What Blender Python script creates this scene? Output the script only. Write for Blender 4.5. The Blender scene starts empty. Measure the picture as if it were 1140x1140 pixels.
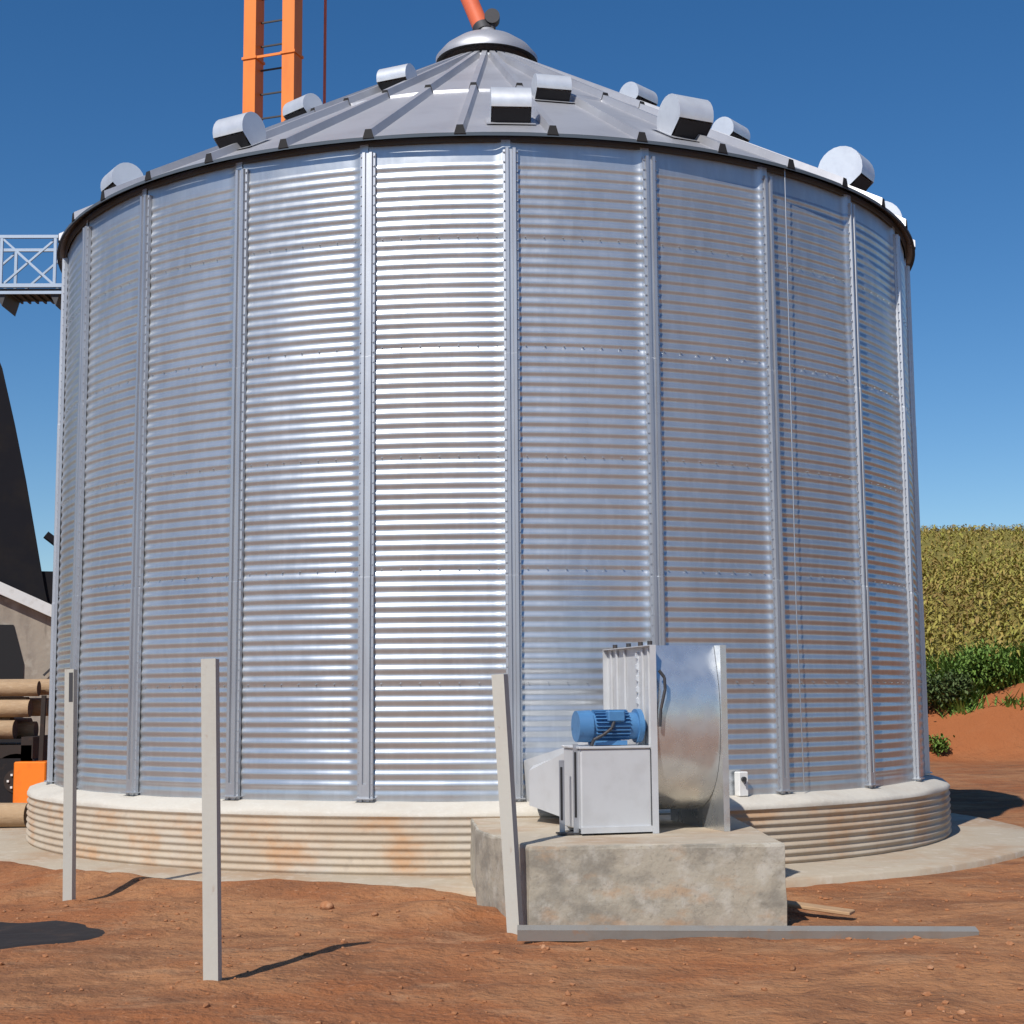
import bpy, math, random
import numpy as np
from mathutils import Vector, Matrix

# ------------------------------------------------------------------ camera, sky, sun, exposure
scene = bpy.context.scene
PI = math.pi
rad = math.radians
random.seed(7)
rng = np.random.default_rng(11)

PITCH, ROLL, YAW = 0.121, 0.007, -0.015
cam_data = bpy.data.cameras.new('camera')
cam = bpy.data.objects.new('camera', cam_data)
scene.collection.objects.link(cam)
_c, _s = math.cos(YAW), math.sin(YAW)
_r0 = Vector((_c, _s, 0)); _f0 = Vector((-_s, _c, 0))
_fw = _f0 * math.cos(PITCH) + Vector((0, 0, 1)) * math.sin(PITCH)
_up = -_f0 * math.sin(PITCH) + Vector((0, 0, 1)) * math.cos(PITCH)
_cr, _sr = math.cos(ROLL), math.sin(ROLL)
_R = _r0 * _cr - _up * _sr
_U = _r0 * _sr + _up * _cr
M = Matrix.Identity(4)
for i in range(3):
    M[i][0] = _R[i]; M[i][1] = _U[i]; M[i][2] = -_fw[i]
M.translation = Vector((0, -21.155, 1.009))
cam.matrix_world = M
cam_data.sensor_width = 36
cam_data.lens = 1708.7 / 1140 * 36
cam_data.clip_start = 0.1
cam_data.clip_end = 6000
scene.camera = cam

SUN_AZ = rad(27)      # the sun stands behind the camera, this far to its left
SUN_EL = rad(45)
world = bpy.data.worlds.new('World')
scene.world = world
world.use_nodes = True
wn = world.node_tree.nodes; wl = world.node_tree.links
for n in list(wn): wn.remove(n)
sky = wn.new('ShaderNodeTexSky'); sky.sky_type = 'NISHITA'; sky.sun_disc = False
sky.sun_elevation = SUN_EL
sky.sun_rotation = PI + SUN_AZ
sky.altitude = 600; sky.air_density = 1.0; sky.dust_density = 0.15; sky.ozone_density = 3.0
bg = wn.new('ShaderNodeBackground'); bg.inputs[1].default_value = 0.096
wo = wn.new('ShaderNodeOutputWorld')
hs = wn.new('ShaderNodeHueSaturation'); hs.inputs['Saturation'].default_value = 1.30; hs.inputs['Hue'].default_value = .503
wl.new(sky.outputs[0], hs.inputs['Color']); wl.new(hs.outputs[0], bg.inputs[0]); wl.new(bg.outputs[0], wo.inputs[0])

sun_data = bpy.data.lights.new('sun', 'SUN')
sun_data.energy = 4.7; sun_data.angle = rad(0.53); sun_data.color = (1.0, 0.95, 0.88)
sun = bpy.data.objects.new('sun', sun_data)
scene.collection.objects.link(sun)
_sd = Vector((-math.sin(SUN_AZ) * math.cos(SUN_EL), -math.cos(SUN_AZ) * math.cos(SUN_EL), math.sin(SUN_EL)))
sun.rotation_euler = _sd.to_track_quat('Z', 'Y').to_euler()
sun.location = (-20, -40, 40)

scene.view_settings.view_transform = 'Standard'
scene.view_settings.look = 'None'
scene.view_settings.exposure = 0.0
scene.view_settings.gamma = 1.0
scene.view_settings.use_curve_mapping = False

# ------------------------------------------------------------------ materials
MATS = {}
def mat(name, col=(.5, .5, .5), rough=.6, metal=0.0, noise=None, bump=None, streak=None, vary=0.0, spec=.5, coord='Object'):
    """noise = list of (scale, colour, lo, hi, amount, detail, stretch); bump = list of (scale, strength, dist, detail)"""
    m = bpy.data.materials.new(name); m.use_nodes = True
    nt = m.node_tree; N = nt.nodes; L = nt.links
    b = N['Principled BSDF']
    b.inputs['Roughness'].default_value = rough
    b.inputs['Metallic'].default_value = metal
    b.inputs['Specular IOR Level'].default_value = spec
    tc = N.new('ShaderNodeTexCoord')
    rgb = N.new('ShaderNodeRGB'); rgb.outputs[0].default_value = (*col, 1)
    cur = rgb.outputs[0]
    for (sc, c2, lo, hi, amt, det, st) in (noise or []):
        mp = N.new('ShaderNodeMapping'); mp.inputs['Scale'].default_value = st
        L.new(tc.outputs[coord], mp.inputs[0])
        nz = N.new('ShaderNodeTexNoise'); nz.inputs['Scale'].default_value = sc; nz.inputs['Detail'].default_value = det
        nz.inputs['Roughness'].default_value = .6
        L.new(mp.outputs[0], nz.inputs['Vector'])
        mr = N.new('ShaderNodeMapRange'); mr.interpolation_type = 'SMOOTHSTEP'
        mr.inputs['From Min'].default_value = lo; mr.inputs['From Max'].default_value = hi
        mr.inputs['To Max'].default_value = amt
        L.new(nz.outputs[0], mr.inputs[0])
        mx = N.new('ShaderNodeMix'); mx.data_type = 'RGBA'
        L.new(mr.outputs[0], mx.inputs[0]); L.new(cur, mx.inputs[6]); mx.inputs[7].default_value = (*c2, 1)
        cur = mx.outputs[2]
    if vary:
        oi = N.new('ShaderNodeObjectInfo')
        mr = N.new('ShaderNodeMapRange'); mr.inputs['To Min'].default_value = 1 - vary; mr.inputs['To Max'].default_value = 1 + vary
        L.new(oi.outputs['Random'], mr.inputs[0])
        mx = N.new('ShaderNodeVectorMath'); mx.operation = 'SCALE'
        L.new(cur, mx.inputs[0]); L.new(mr.outputs[0], mx.inputs['Scale'])
        cur = mx.outputs[0]
    L.new(cur, b.inputs['Base Color'])
    prev = None
    for (sc, stren, dist, det) in (bump or []):
        nz = N.new('ShaderNodeTexNoise'); nz.inputs['Scale'].default_value = sc; nz.inputs['Detail'].default_value = det
        L.new(tc.outputs[coord], nz.inputs['Vector'])
        bp = N.new('ShaderNodeBump'); bp.inputs['Strength'].default_value = stren; bp.inputs['Distance'].default_value = dist
        L.new(nz.outputs[0], bp.inputs['Height'])
        if prev: L.new(prev, bp.inputs['Normal'])
        prev = bp.outputs[0]
    if prev: L.new(prev, b.inputs['Normal'])
    MATS[name] = m
    return m

def far_tint(m, c2, y0, y1, sc):
    """the freshly cut bank behind is redder earth than the trodden yard"""
    nt = m.node_tree; N = nt.nodes; L = nt.links; b = N['Principled BSDF']
    src = b.inputs['Base Color'].links[0].from_socket
    tc = N.new('ShaderNodeTexCoord'); sx = N.new('ShaderNodeSeparateXYZ'); L.new(tc.outputs['Object'], sx.inputs[0])
    nz = N.new('ShaderNodeTexNoise'); nz.inputs['Scale'].default_value = sc; nz.inputs['Detail'].default_value = 6; L.new(tc.outputs['Object'], nz.inputs['Vector'])
    ad = N.new('ShaderNodeMath'); ad.operation = 'MULTIPLY_ADD'; L.new(nz.outputs[0], ad.inputs[0]); ad.inputs[1].default_value = 5; L.new(sx.outputs[1], ad.inputs[2])
    mr = N.new('ShaderNodeMapRange'); mr.inputs['From Min'].default_value = y0; mr.inputs['From Max'].default_value = y1; mr.inputs['To Max'].default_value = .9
    L.new(ad.outputs[0], mr.inputs[0])
    mx = N.new('ShaderNodeMix'); mx.data_type = 'RGBA'; L.new(mr.outputs[0], mx.inputs[0]); L.new(src, mx.inputs[6]); mx.inputs[7].default_value = (*c2, 1)
    L.new(mx.outputs[2], b.inputs['Base Color'])
def rough_noise(m, sc, lo, hi, stretch=(1, 1, 1)):
    nt = m.node_tree; N = nt.nodes; L = nt.links
    tc = N.new('ShaderNodeTexCoord'); mp = N.new('ShaderNodeMapping'); mp.inputs['Scale'].default_value = stretch
    nz = N.new('ShaderNodeTexNoise'); nz.inputs['Scale'].default_value = sc; nz.inputs['Detail'].default_value = 4
    mr = N.new('ShaderNodeMapRange'); mr.inputs['From Min'].default_value = .3; mr.inputs['From Max'].default_value = .7
    mr.inputs['To Min'].default_value = lo; mr.inputs['To Max'].default_value = hi
    L.new(tc.outputs['Object'], mp.inputs[0]); L.new(mp.outputs[0], nz.inputs['Vector']); L.new(nz.outputs[0], mr.inputs[0])
    L.new(mr.outputs[0], N['Principled BSDF'].inputs['Roughness'])

one = (1, 1, 1)
mat('galvanised_wall', (.50, .53, .56), .34, .74,
    noise=[(1.1, (.41, .435, .465), .4, .68, .7, 5, (1, 1, .6)), (9, (.57, .60, .63), .45, .65, .4, 4, (1, 1, .25)), (2.5, (.38, .385, .39), .58, .78, .5, 6, (3, 3, .25))],
    bump=[(1.6, .25, .03, 3), (14, .08, .004, 3)], vary=.05)
rough_noise(MATS['galvanised_wall'], 2.2, .30, .40, (1, 1, .5))
mat('galvanised_post', (.52, .54, .57), .42, .8, noise=[(5, (.42, .43, .46), .4, .7, .5, 4, (1, 1, .2))], bump=[(20, .08, .003, 3)], vary=.04)
mat('galvanised_roof', (.50, .505, .53), .5, .6, noise=[(1.5, (.40, .40, .42), .4, .7, .6, 5, one), (12, (.56, .57, .6), .5, .7, .3, 4, one), (5, (.34, .32, .30), .64, .78, .4, 6, one)], bump=[(2, .3, .02, 3)], vary=.05)
mat('galvanised_bright', (.70, .73, .76), .38, .45, noise=[(6, (.58, .60, .64), .4, .7, .5, 4, one)], bump=[(5, .2, .01, 3)])
mat('fan_sheet', (.60, .61, .62), .5, .35, noise=[(4, (.5, .5, .5), .4, .7, .5, 5, one), (3, (.42, .36, .30), .6, .8, .4, 6, one)], bump=[(3, .15, .01, 3)])
mat('fan_wrap', (.66, .68, .69), .24, .78, noise=[(5, (.5, .52, .54), .4, .7, .5, 5, one)], bump=[(2.2, .25, .02, 2), (30, .06, .002, 3)])
rough_noise(MATS['fan_wrap'], 6, .2, .36)
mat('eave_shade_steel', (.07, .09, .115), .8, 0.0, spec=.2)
mat('dark_gap', (.012, .012, .014), .8)
mat('dark_steel', (.05, .05, .055), .6, .3, noise=[(8, (.09, .06, .045), .5, .7, .5, 4, one)])
mat('rubber_black', (.016, .015, .017), .85, spec=.25, noise=[(7, (.05, .033, .024), .55, .75, .5, 5, one)], bump=[(10, .3, .01, 4)])
mat('plinth_concrete', (.41, .33, .245), .85, noise=[(1.3, (.47, .40, .31), .4, .65, .8, 5, (1, 1, .7)), (1.5, (.43, .235, .11), .45, .70, .75, 6, (1, 1, 1.6)), (9, (.33, .27, .21), .55, .75, .5, 5, one), (1.0, (.42, .40, .36), .5, .7, .5, 4, one)],
    bump=[(12, .4, .01, 6), (60, .3, .004, 4)])
mat('plinth_top_concrete', (.53, .495, .43), .85, noise=[(3, (.50, .45, .38), .45, .7, .7, 6, one), (14, (.58, .55, .49), .5, .7, .5, 5, one)], bump=[(14, .5, .012, 6)])
mat('apron_concrete', (.43, .365, .275), .9, noise=[(.9, (.38, .25, .15), .46, .66, .75, 7, one), (6, (.55, .49, .41), .5, .7, .5, 6, one), (25, (.36, .29, .22), .55, .72, .4, 5, one)], bump=[(10, .5, .012, 6), (70, .3, .004, 4)])
mat('block_concrete', (.37, .33, .26), .92, noise=[(3.2, (.22, .20, .165), .42, .66, .9, 6, (1, 1, 1.4)), (5.5, (.46, .43, .37), .48, .68, .7, 6, one), (2.2, (.40, .25, .14), .56, .72, .6, 6, (1, 1, 2)), (30, (.2, .18, .15), .56, .7, .5, 5, one)],
    bump=[(9, .4, .02, 6), (40, .4, .008, 5)])
mat('soil', (.35, .165, .075), .95, spec=.2,
    noise=[(.55, (.29, .105, .040), .42, .62, .9, 6, one), (.9, (.20, .088, .042), .47, .64, .75, 7, (1, 1.7, 1)), (1.6, (.37, .205, .11), .52, .70, .6, 7, (1, 1.6, 1)), (5, (.20, .086, .042), .50, .68, .6, 8, one), (28, (.40, .23, .14), .58, .7, .6, 6, one), ],
    bump=[(3.5, .9, .09, 8), (20, 1.0, .03, 8), (90, .6, .006, 5)])
far_tint(MATS['soil'], (.31, .105, .038), 21.5, 24, .5)
mat('soil_clod', (.30, .13, .06), .95, spec=.2, noise=[(9, (.42, .24, .14), .5, .7, .8, 5, one)], bump=[(14, .6, .02, 5)], vary=.25)
mat('bank_stone', (.33, .27, .22), .9, noise=[(6, (.2, .15, .12), .45, .7, .8, 5, one)], bump=[(8, .6, .03, 5)], vary=.2)
mat('orange_paint', (.80, .22, .025), .5, noise=[(3, (.66, .16, .02), .45, .7, .6, 5, (1, 1, .3))], bump=[(15, .1, .004, 3)])
mat('patch_dark', (.022, .018, .018), .8, spec=.3, noise=[(5, (.05, .032, .024), .5, .7, .6, 6, one)], bump=[(9, .5, .02, 6)])
mat('orange_box_paint', (.85, .20, .008), .5, noise=[(6, (.7, .15, .01), .45, .7, .5, 5, one)])
mat('red_orange_paint', (.62, .13, .05), .5, noise=[(4, (.5, .1, .05), .45, .7, .6, 5, one)])
mat('blue_paint', (.06, .18, .37), .5, spec=.5, noise=[(9, (.08, .24, .46), .45, .7, .6, 4, one), (14, (.03, .06, .10), .6, .75, .6, 5, one)], bump=[(18, .15, .004, 3)])
mat('white_paint', (.72, .72, .70), .5, noise=[(6, (.55, .53, .5), .5, .75, .6, 5, one)])
mat('fence_post_paint', (.44, .43, .385), .75, noise=[(3, (.40, .365, .32), .45, .7, .7, 5, (1, 1, .4)), (20, (.30, .22, .16), .6, .75, .5, 5, (1, 1, .5))], bump=[(25, .3, .004, 5)], vary=.06)
mat('bar_steel', (.30, .285, .26), .6, .35, noise=[(4, (.28, .24, .20), .45, .7, .7, 5, one), (9, (.40, .22, .12), .58, .75, .6, 6, one)], bump=[(25, .25, .004, 5)])
mat('shed_dark', (.009, .009, .013), .8, spec=.2, noise=[(1.2, (.018, .015, .014), .45, .7, .7, 5, one)], bump=[(2, .3, .03, 3)])
mat('shed_wall', (.36, .31, .25), .9, noise=[(1.3, (.27, .23, .19), .4, .65, .8, 6, (2, 2, .6)), (4, (.46, .42, .35), .5, .7, .6, 6, one), (2.4, (.14, .12, .10), .6, .78, .6, 6, (3, 3, .4))], bump=[(8, .4, .02, 5)])
mat('log_wood', (.37, .25, .145), .85, noise=[(3, (.30, .20, .12), .45, .7, .7, 6, (1, 6, 6)), (9, (.52, .40, .27), .5, .7, .5, 5, (1, 8, 8))], bump=[(8, .5, .02, 5)], vary=.1)
mat('log_end', (.09, .06, .04), .9, noise=[(12, (.16, .10, .06), .45, .7, .7, 5, one)])
mat('lit_soil_orange', (.42, .27, .15), .9, noise=[(5, (.3, .18, .1), .45, .7, .7, 5, (1, 5, 5))], bump=[(12, .4, .01, 5)])
mat('truck_dark', (.022, .014, .011), .8, noise=[(6, (.06, .03, .02), .5, .75, .7, 5, one)])
mat('catwalk_steel', (.34, .41, .50), .5, .4, noise=[(5, (.28, .34, .42), .45, .7, .5, 4, one)])
mat('field_soil', (.20, .17, .045), .95, spec=.1, noise=[(.25, (.25, .20, .055), .42, .65, .8, 6, one), (1.4, (.13, .13, .03), .5, .7, .6, 6, one)], bump=[(1.5, .8, .2, 5)])
def leafmat(name, col, alt, vary_col):
    m = mat(name, col, .65, spec=.25, noise=[(.14, alt, .42, .58, .8, 4, one), (.8, alt, .42, .62, .6, 5, one), (5, vary_col, .5, .68, .6, 5, one)])
    return m
leafmat('corn_leaf', (.27, .255, .05), (.33, .27, .065), (.21, .225, .042))
leafmat('corn_leaf_dry', (.36, .27, .07), (.20, .125, .04), (.30, .23, .09))
leafmat('grass_leaf', (.115, .20, .035), (.15, .225, .045), (.075, .155, .027))
leafmat('shrub_leaf', (.07, .11, .035), (.10, .13, .045), (.09, .07, .03))
mat('shrub_wood', (.09, .06, .04), .9)

# ------------------------------------------------------------------ helpers
def link(o):
    scene.collection.objects.link(o); return o

class MB:
    """collects shapes and links them as ONE mesh object"""
    def __init__(s): s.v = []; s.f = []; s.m = []; s.sm = []
    def add(s, vs, fs, mi=0, smooth=False):
        n = len(s.v); s.v += [tuple(v) for v in vs]
        for f in fs: s.f.append([n + i for i in f]); s.m.append(mi); s.sm.append(smooth)
        return s
    def box(s, c, d, rz=0, mi=0, mat4=None, bev=0):
        x, y, z = d[0] / 2, d[1] / 2, d[2] / 2
        if bev:
            b = min(bev, x * .49, y * .49, z * .49)
            vs = []
            for sz in (-1, 1):
                for (ax, ay, az) in (((x - b), (y - b), z), ):
                    pass
            ring = lambda X, Y, Z, b: [(-X + b, -Y, Z), (X - b, -Y, Z), (X, -Y + b, Z), (X, Y - b, Z), (X - b, Y, Z), (-X + b, Y, Z), (-X, Y - b, Z), (-X, -Y + b, Z)]
            rings = [ring(x - b, y - b, -z, b * .4), ring(x, y, -z + b, b), ring(x, y, z - b, b), ring(x - b, y - b, z, b * .4)]
            vs = [p for r in rings for p in r]
            fs = [list(range(7, -1, -1)), list(range(24, 32))]
            for k in range(3):
                for i in range(8):
                    j = (i + 1) % 8; fs.append([k * 8 + i, k * 8 + j, k * 8 + 8 + j, k * 8 + 8 + i])
        else:
            vs = [(-x, -y, -z), (x, -y, -z), (x, y, -z), (-x, y, -z), (-x, -y, z), (x, -y, z), (x, y, z), (-x, y, z)]
            fs = [[0, 3, 2, 1], [4, 5, 6, 7], [0, 1, 5, 4], [1, 2, 6, 5], [2, 3, 7, 6], [3, 0, 4, 7]]
        R = Matrix.Rotation(rz, 4, 'Z') if mat4 is None else mat4
        vs = [R @ Vector(v) + Vector(c) for v in vs]
        return s.add(vs, fs, mi)
    def bar(s, a, b, w, h=None, mi=0, up=(0, 0, 1)):
        a = Vector(a); b = Vector(b); h = h or w
        d = (b - a); l = d.length; d.normalize()
        u = Vector(up)
        if abs(d.dot(u)) > .98: u = Vector((0, 1, 0))
        sx = d.cross(u).normalized(); uu = sx.cross(d)
        vs = []
        for p in (a, b):
            for (i, j) in ((-1, -1), (1, -1), (1, 1), (-1, 1)):
                vs.append(p + sx * i * w / 2 + uu * j * h / 2)
        return s.add(vs, [[0, 1, 2, 3], [7, 6, 5, 4], [0, 4, 5, 1], [1, 5, 6, 2], [2, 6, 7, 3], [3, 7, 4, 0]], mi)
    def tube(s, a, b, r, r2=None, n=16, mi=0, cap=True, mcap=None):
        a = Vector(a); b = Vector(b); r2 = r if r2 is None else r2
        d = (b - a).normalized(); u = Vector((0, 0, 1)) if abs(d.z) < .9 else Vector((1, 0, 0))
        x = d.cross(u).normalized(); y = d.cross(x)
        vs = []
        for p, q in ((a, r), (b, r2)):
            for i in range(n):
                t = 2 * PI * i / n; vs.append(p + x * math.cos(t) * q + y * math.sin(t) * q)
        s.add(vs, [[i, i + n, (i + 1) % n + n, (i + 1) % n] for i in range(n)], mi, True)
        if cap:
            mc = mi if mcap is None else mcap
            s.add(vs[:n], [list(range(n))], mc); s.add(vs[n:], [list(range(n - 1, -1, -1))], mc)
        return s
    def path(s, pts, r, n=8, mi=0):
        for a, b in zip(pts[:-1], pts[1:]): s.tube(a, b, r, n=n, mi=mi)
        return s
    def lathe(s, prof, n=48, c=(0, 0, 0), mi=0, smooth=True, a0=0, a1=2 * PI):
        full = abs(a1 - a0 - 2 * PI) < 1e-6
        k = n if full else n + 1; vs = []
        for i in range(k):
            t = a0 + (a1 - a0) * i / n
            for (r, z) in prof: vs.append((c[0] + r * math.sin(t), c[1] - r * math.cos(t), c[2] + z))
        m = len(prof); fs = []
        for i in range(n):
            j = (i + 1) % k
            for q in range(m - 1): fs.append([i * m + q, j * m + q, j * m + q + 1, i * m + q + 1])
        return s.add(vs, fs, mi, smooth)
    def prism(s, poly, a, b, axis='y', mi=0, smooth=False, mcap=None):
        """poly of (u, v); axis y: u=x v=z from y=a to b; axis x: u=y v=z; axis z: u=x v=y"""
        def P(u, v, w):
            return (u, w, v) if axis == 'y' else ((w, u, v) if axis == 'x' else (u, v, w))
        n = len(poly); vs = [P(u, v, a) for u, v in poly] + [P(u, v, b) for u, v in poly]
        s.add(vs, [[i, (i + 1) % n, (i + 1) % n + n, i + n] for i in range(n)], mi, smooth)
        mc = mi if mcap is None else mcap
        s.add(vs[:n], [list(range(n - 1, -1, -1))], mc); s.add(vs[n:], [list(range(n))], mc)
        return s
    def build(s, name, mats, parent=None, fix=True, bevel=0):
        me = bpy.data.meshes.new(name); me.from_pydata(s.v, [], s.f)
        for m in (mats if isinstance(mats, (list, tuple)) else [mats]): me.materials.append(MATS[m])
        me.polygons.foreach_set('material_index', s.m); me.polygons.foreach_set('use_smooth', s.sm)
        me.update()
        if fix:
            import bmesh
            bm = bmesh.new(); bm.from_mesh(me); bmesh.ops.recalc_face_normals(bm, faces=bm.faces); bm.to_mesh(me); bm.free()
        o = link(bpy.data.objects.new(name, me))
        if parent: o.parent = parent
        if bevel:
            bv = o.modifiers.new('bevel', 'BEVEL'); bv.width = bevel; bv.segments = 2; bv.limit_method = 'ANGLE'
        return o

def tag(o, label=None, cat=None, group=None, kind=None):
    if label: o['label'] = label
    if cat: o['category'] = cat
    if group: o['group'] = group
    if kind: o['kind'] = kind
    return o
def empty(name, loc=(0, 0, 0), rz=0):
    o = link(bpy.data.objects.new(name, None)); o.location = loc; o.rotation_euler = (0, 0, rz); o.empty_display_size = .3
    return o
def copy_tree(o, parent=None):
    c = link(o.copy()); c.parent = parent
    for ch in [q for q in o.children]: copy_tree(ch, c)
    return c
def pol(deg, r, z=0):
    t = rad(deg); return Vector((r * math.sin(t), -r * math.cos(t), z))

# smooth value noise for heights
_perm = rng.random((256, 256))
def vnoise(x, y, s):
    x = np.asarray(x) / s; y = np.asarray(y) / s
    xi = np.floor(x).astype(int); yi = np.floor(y).astype(int); fx = x - xi; fy = y - yi
    fx = fx * fx * (3 - 2 * fx); fy = fy * fy * (3 - 2 * fy)
    g = lambda a, b: _perm[a % 256, b % 256]
    return (g(xi, yi) * (1 - fx) + g(xi + 1, yi) * fx) * (1 - fy) + (g(xi, yi + 1) * (1 - fx) + g(xi + 1, yi + 1) * fx) * fy - .5
def sstep(a, b, x):
    t = np.clip((np.asarray(x, float) - a) / (b - a), 0, 1); return t * t * (3 - 2 * t)

G = -.78
def bank_top(x): return np.clip(.49 + (np.asarray(x, float) - 12.6) * .27, -.78, 2.6)
def height(x, y):
    x = np.asarray(x, float); y = np.asarray(y, float)
    r = np.hypot(x, y)
    near = 1 - sstep(30, 60, r)
    h = G + near * (.085 * vnoise(x + 3, y, 1.5) + .03 * vnoise(x, y + 9, .55) + .018 * vnoise(x, y, .21) + .014 * vnoise(x + 5, y, .12) + .03 * np.maximum(0, vnoise(x - 8, y + 3, .33) - .12))
    # soil heaped against the apron on the left front, thinner on the right
    h = h + (.10 + .05 * vnoise(x, y, .5)) * np.exp(-((r - 7.0) / .35) ** 2) * (1 - sstep(-1.5, 1.5, x)) * (y < 1)
    # a shallow heap beside the block and a low ridge in front of the posts
    h = h + .12 * np.exp(-(((x + .45) / .55) ** 2 + ((y + 8.1) / .35) ** 2))
    h = h + .05 * np.exp(-(((x + .3) / 1.2) ** 2 + ((y + 9.9) / .35) ** 2))
    h = h - .05 * np.exp(-(((x - 2.9) / .5) ** 2 + ((y + 8.1) / .4) ** 2))
    # keep the soil below the plinth and apron
    h = np.where(r < 6.45, np.minimum(h, -.80), h)
    h = np.where((r < 6.9) & (x > .3), np.minimum(h, -.80), h)
    h = np.where((r >= 6.9) & (r < 7.3) & (x > .5), np.minimum(h, -.775), h)
    for px_, py_ in ((-3.75, -7.2), (-1.74, -11.33), (.17, -9.0)):
        h = h + .035 * np.exp(-(((x - px_) / .16) ** 2 + ((y - py_) / .13) ** 2))
    # bank behind on the right, field above it
    foot = 20.5 + .8 * vnoise(x, y * 0, 3.0)
    wob = .5 * vnoise(x, y, 2.6) + .08 * vnoise(x, y, .7)
    bt = bank_top(x)
    k = sstep(0, 3.0, y - foot + wob * 1.4)
    rise = np.where(y > 23, (y - 23) * .150, 0)
    crest = 14.5 + 1.2 * vnoise(x, y, 40)
    fieldh = bt + rise
    fieldh = np.where(fieldh > crest - 2, crest - 2 + 2 * (1 - np.exp(-(fieldh - crest + 2) / 2)), fieldh)
    w = sstep(-60, 4, x)
    side = G + (fieldh - G) * k
    return h * (1 - w * (y > 12) * k) + side * (w * (y > 12) * k)

# ------------------------------------------------------------------ ground: one sheet out to the horizon
def axis(lo, hi, step, far, grow=1.12):
    a = list(np.arange(lo, hi + 1e-6, step)); s = step
    while a[-1] < far: s *= grow; a.append(a[-1] + s)
    s = step
    while a[0] > -far: s *= grow; a.insert(0, a[0] - s)
    return np.array(a)
def grid_mesh(name, xs, ys, hf, m):
    X, Y = np.meshgrid(xs, ys); Z = hf(X, Y)
    nx, ny = len(xs), len(ys)
    co = np.stack([X, Y, Z], -1).reshape(-1, 3)
    i = (np.arange(ny - 1)[:, None] * nx + np.arange(nx - 1)[None, :]).ravel()
    fc = np.stack([i, i + 1, i + nx + 1, i + nx], 1)
    me = bpy.data.meshes.new(name); me.from_pydata(co.tolist(), [], fc.tolist())
    me.materials.append(MATS[m]); me.polygons.foreach_set('use_smooth', [True] * len(fc)); me.update()
    return link(bpy.data.objects.new(name, me))
xs = axis(-6, 7, .045, 3000)
ys = np.concatenate([axis(-13, -5.5, .045, 30)[lambda a: (a > -40) & (a < 30)] if False else axis(-13, -5.5, .045, 3000)])
# extra resolution where the bank stands
ys = np.unique(np.concatenate([ys, np.arange(-5.5, 30, .35)]))
xs = np.unique(np.concatenate([xs, np.arange(7, 24, .3)]))
tag(grid_mesh('ground', xs, ys, height, 'soil'), kind='structure')
# the field above the bank, a sheet just over the soil
fx = np.concatenate([np.arange(-60, 8, 3.0), np.arange(8, 30, .6), np.arange(30, 160, 3.0)])
fy = np.concatenate([np.arange(24.2, 50, .6), np.arange(50, 260, 3.0)])
def field_h(x, y):
    return height(x, y) + .05 + .3 * sstep(30, 60, y)
tag(grid_mesh('field', fx, fy, field_h, 'field_soil'), kind='structure')

# ------------------------------------------------------------------ foundation: corrugated concrete plinth and apron
prof = [(5.5, .0), (5.72, .0), (5.80, -.012), (5.90, -.045), (5.985, -.075), (6.01, -.10)]
z = -.125
while z > -.69:
    for q in range(8):
        zz = z - q * .0095
        prof.append((6.0 + .011 * math.cos(2 * PI * q / 8), zz))
    z -= .076
prof += [(6.0, -.73), (6.0, -.9)]
plinth = empty('foundation_plinth'); tag(plinth, 'round corrugated concrete foundation under the steel silo', 'foundation')
m = MB(); m.lathe(prof[6:], 200); m.build('ribbed_side', 'plinth_concrete', plinth, fix=False)
m = MB()
tops = []
nn = 240
for i in range(nn):
    t = 2 * PI * i / nn
    w = .012 * math.sin(t * 13) + .01 * math.sin(t * 31 + 1) + random.uniform(-.006, .006)
    for k, (r, zz) in enumerate(prof[:7]):
        kk = (0, .2, .6, 1, 1, .3, 0)[k]
        tops.append((math.sin(t) * (r + w * kk * .8), -math.cos(t) * (r + w * kk * .8), zz + w * kk * .6))
m.add(tops, [[i * 7 + q, ((i + 1) % nn) * 7 + q, ((i + 1) % nn) * 7 + q + 1, i * 7 + q + 1] for i in range(nn) for q in range(6)], 0, True)
m.build('sloped_top', 'plinth_top_concrete', plinth, fix=False)
m = MB(); vs = []; nn = 220
for i in range(nn):
    t = 2 * PI * i / nn
    w = .05 * math.sin(t * 5 + 2) + .03 * math.sin(t * 11) + random.uniform(-.012, .012)
    for r, zz in ((5.9, -.69), (6.6, -.70), (7.0 + w, -.705), (7.03 + w, -.72), (7.03 + w, -.95)):
        vs.append((r * math.sin(t), -r * math.cos(t), zz + random.uniform(-.002, .002)))
m.add(vs, [[i * 5 + q, ((i + 1) % nn) * 5 + q, ((i + 1) % nn) * 5 + q + 1, i * 5 + q + 1] for i in range(nn) for q in range(4)], 0, True)
tag(m.build('concrete_apron', 'apron_concrete', None, fix=False), 'flat pale concrete ring on the soil around the foot of the foundation', 'apron')

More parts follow.
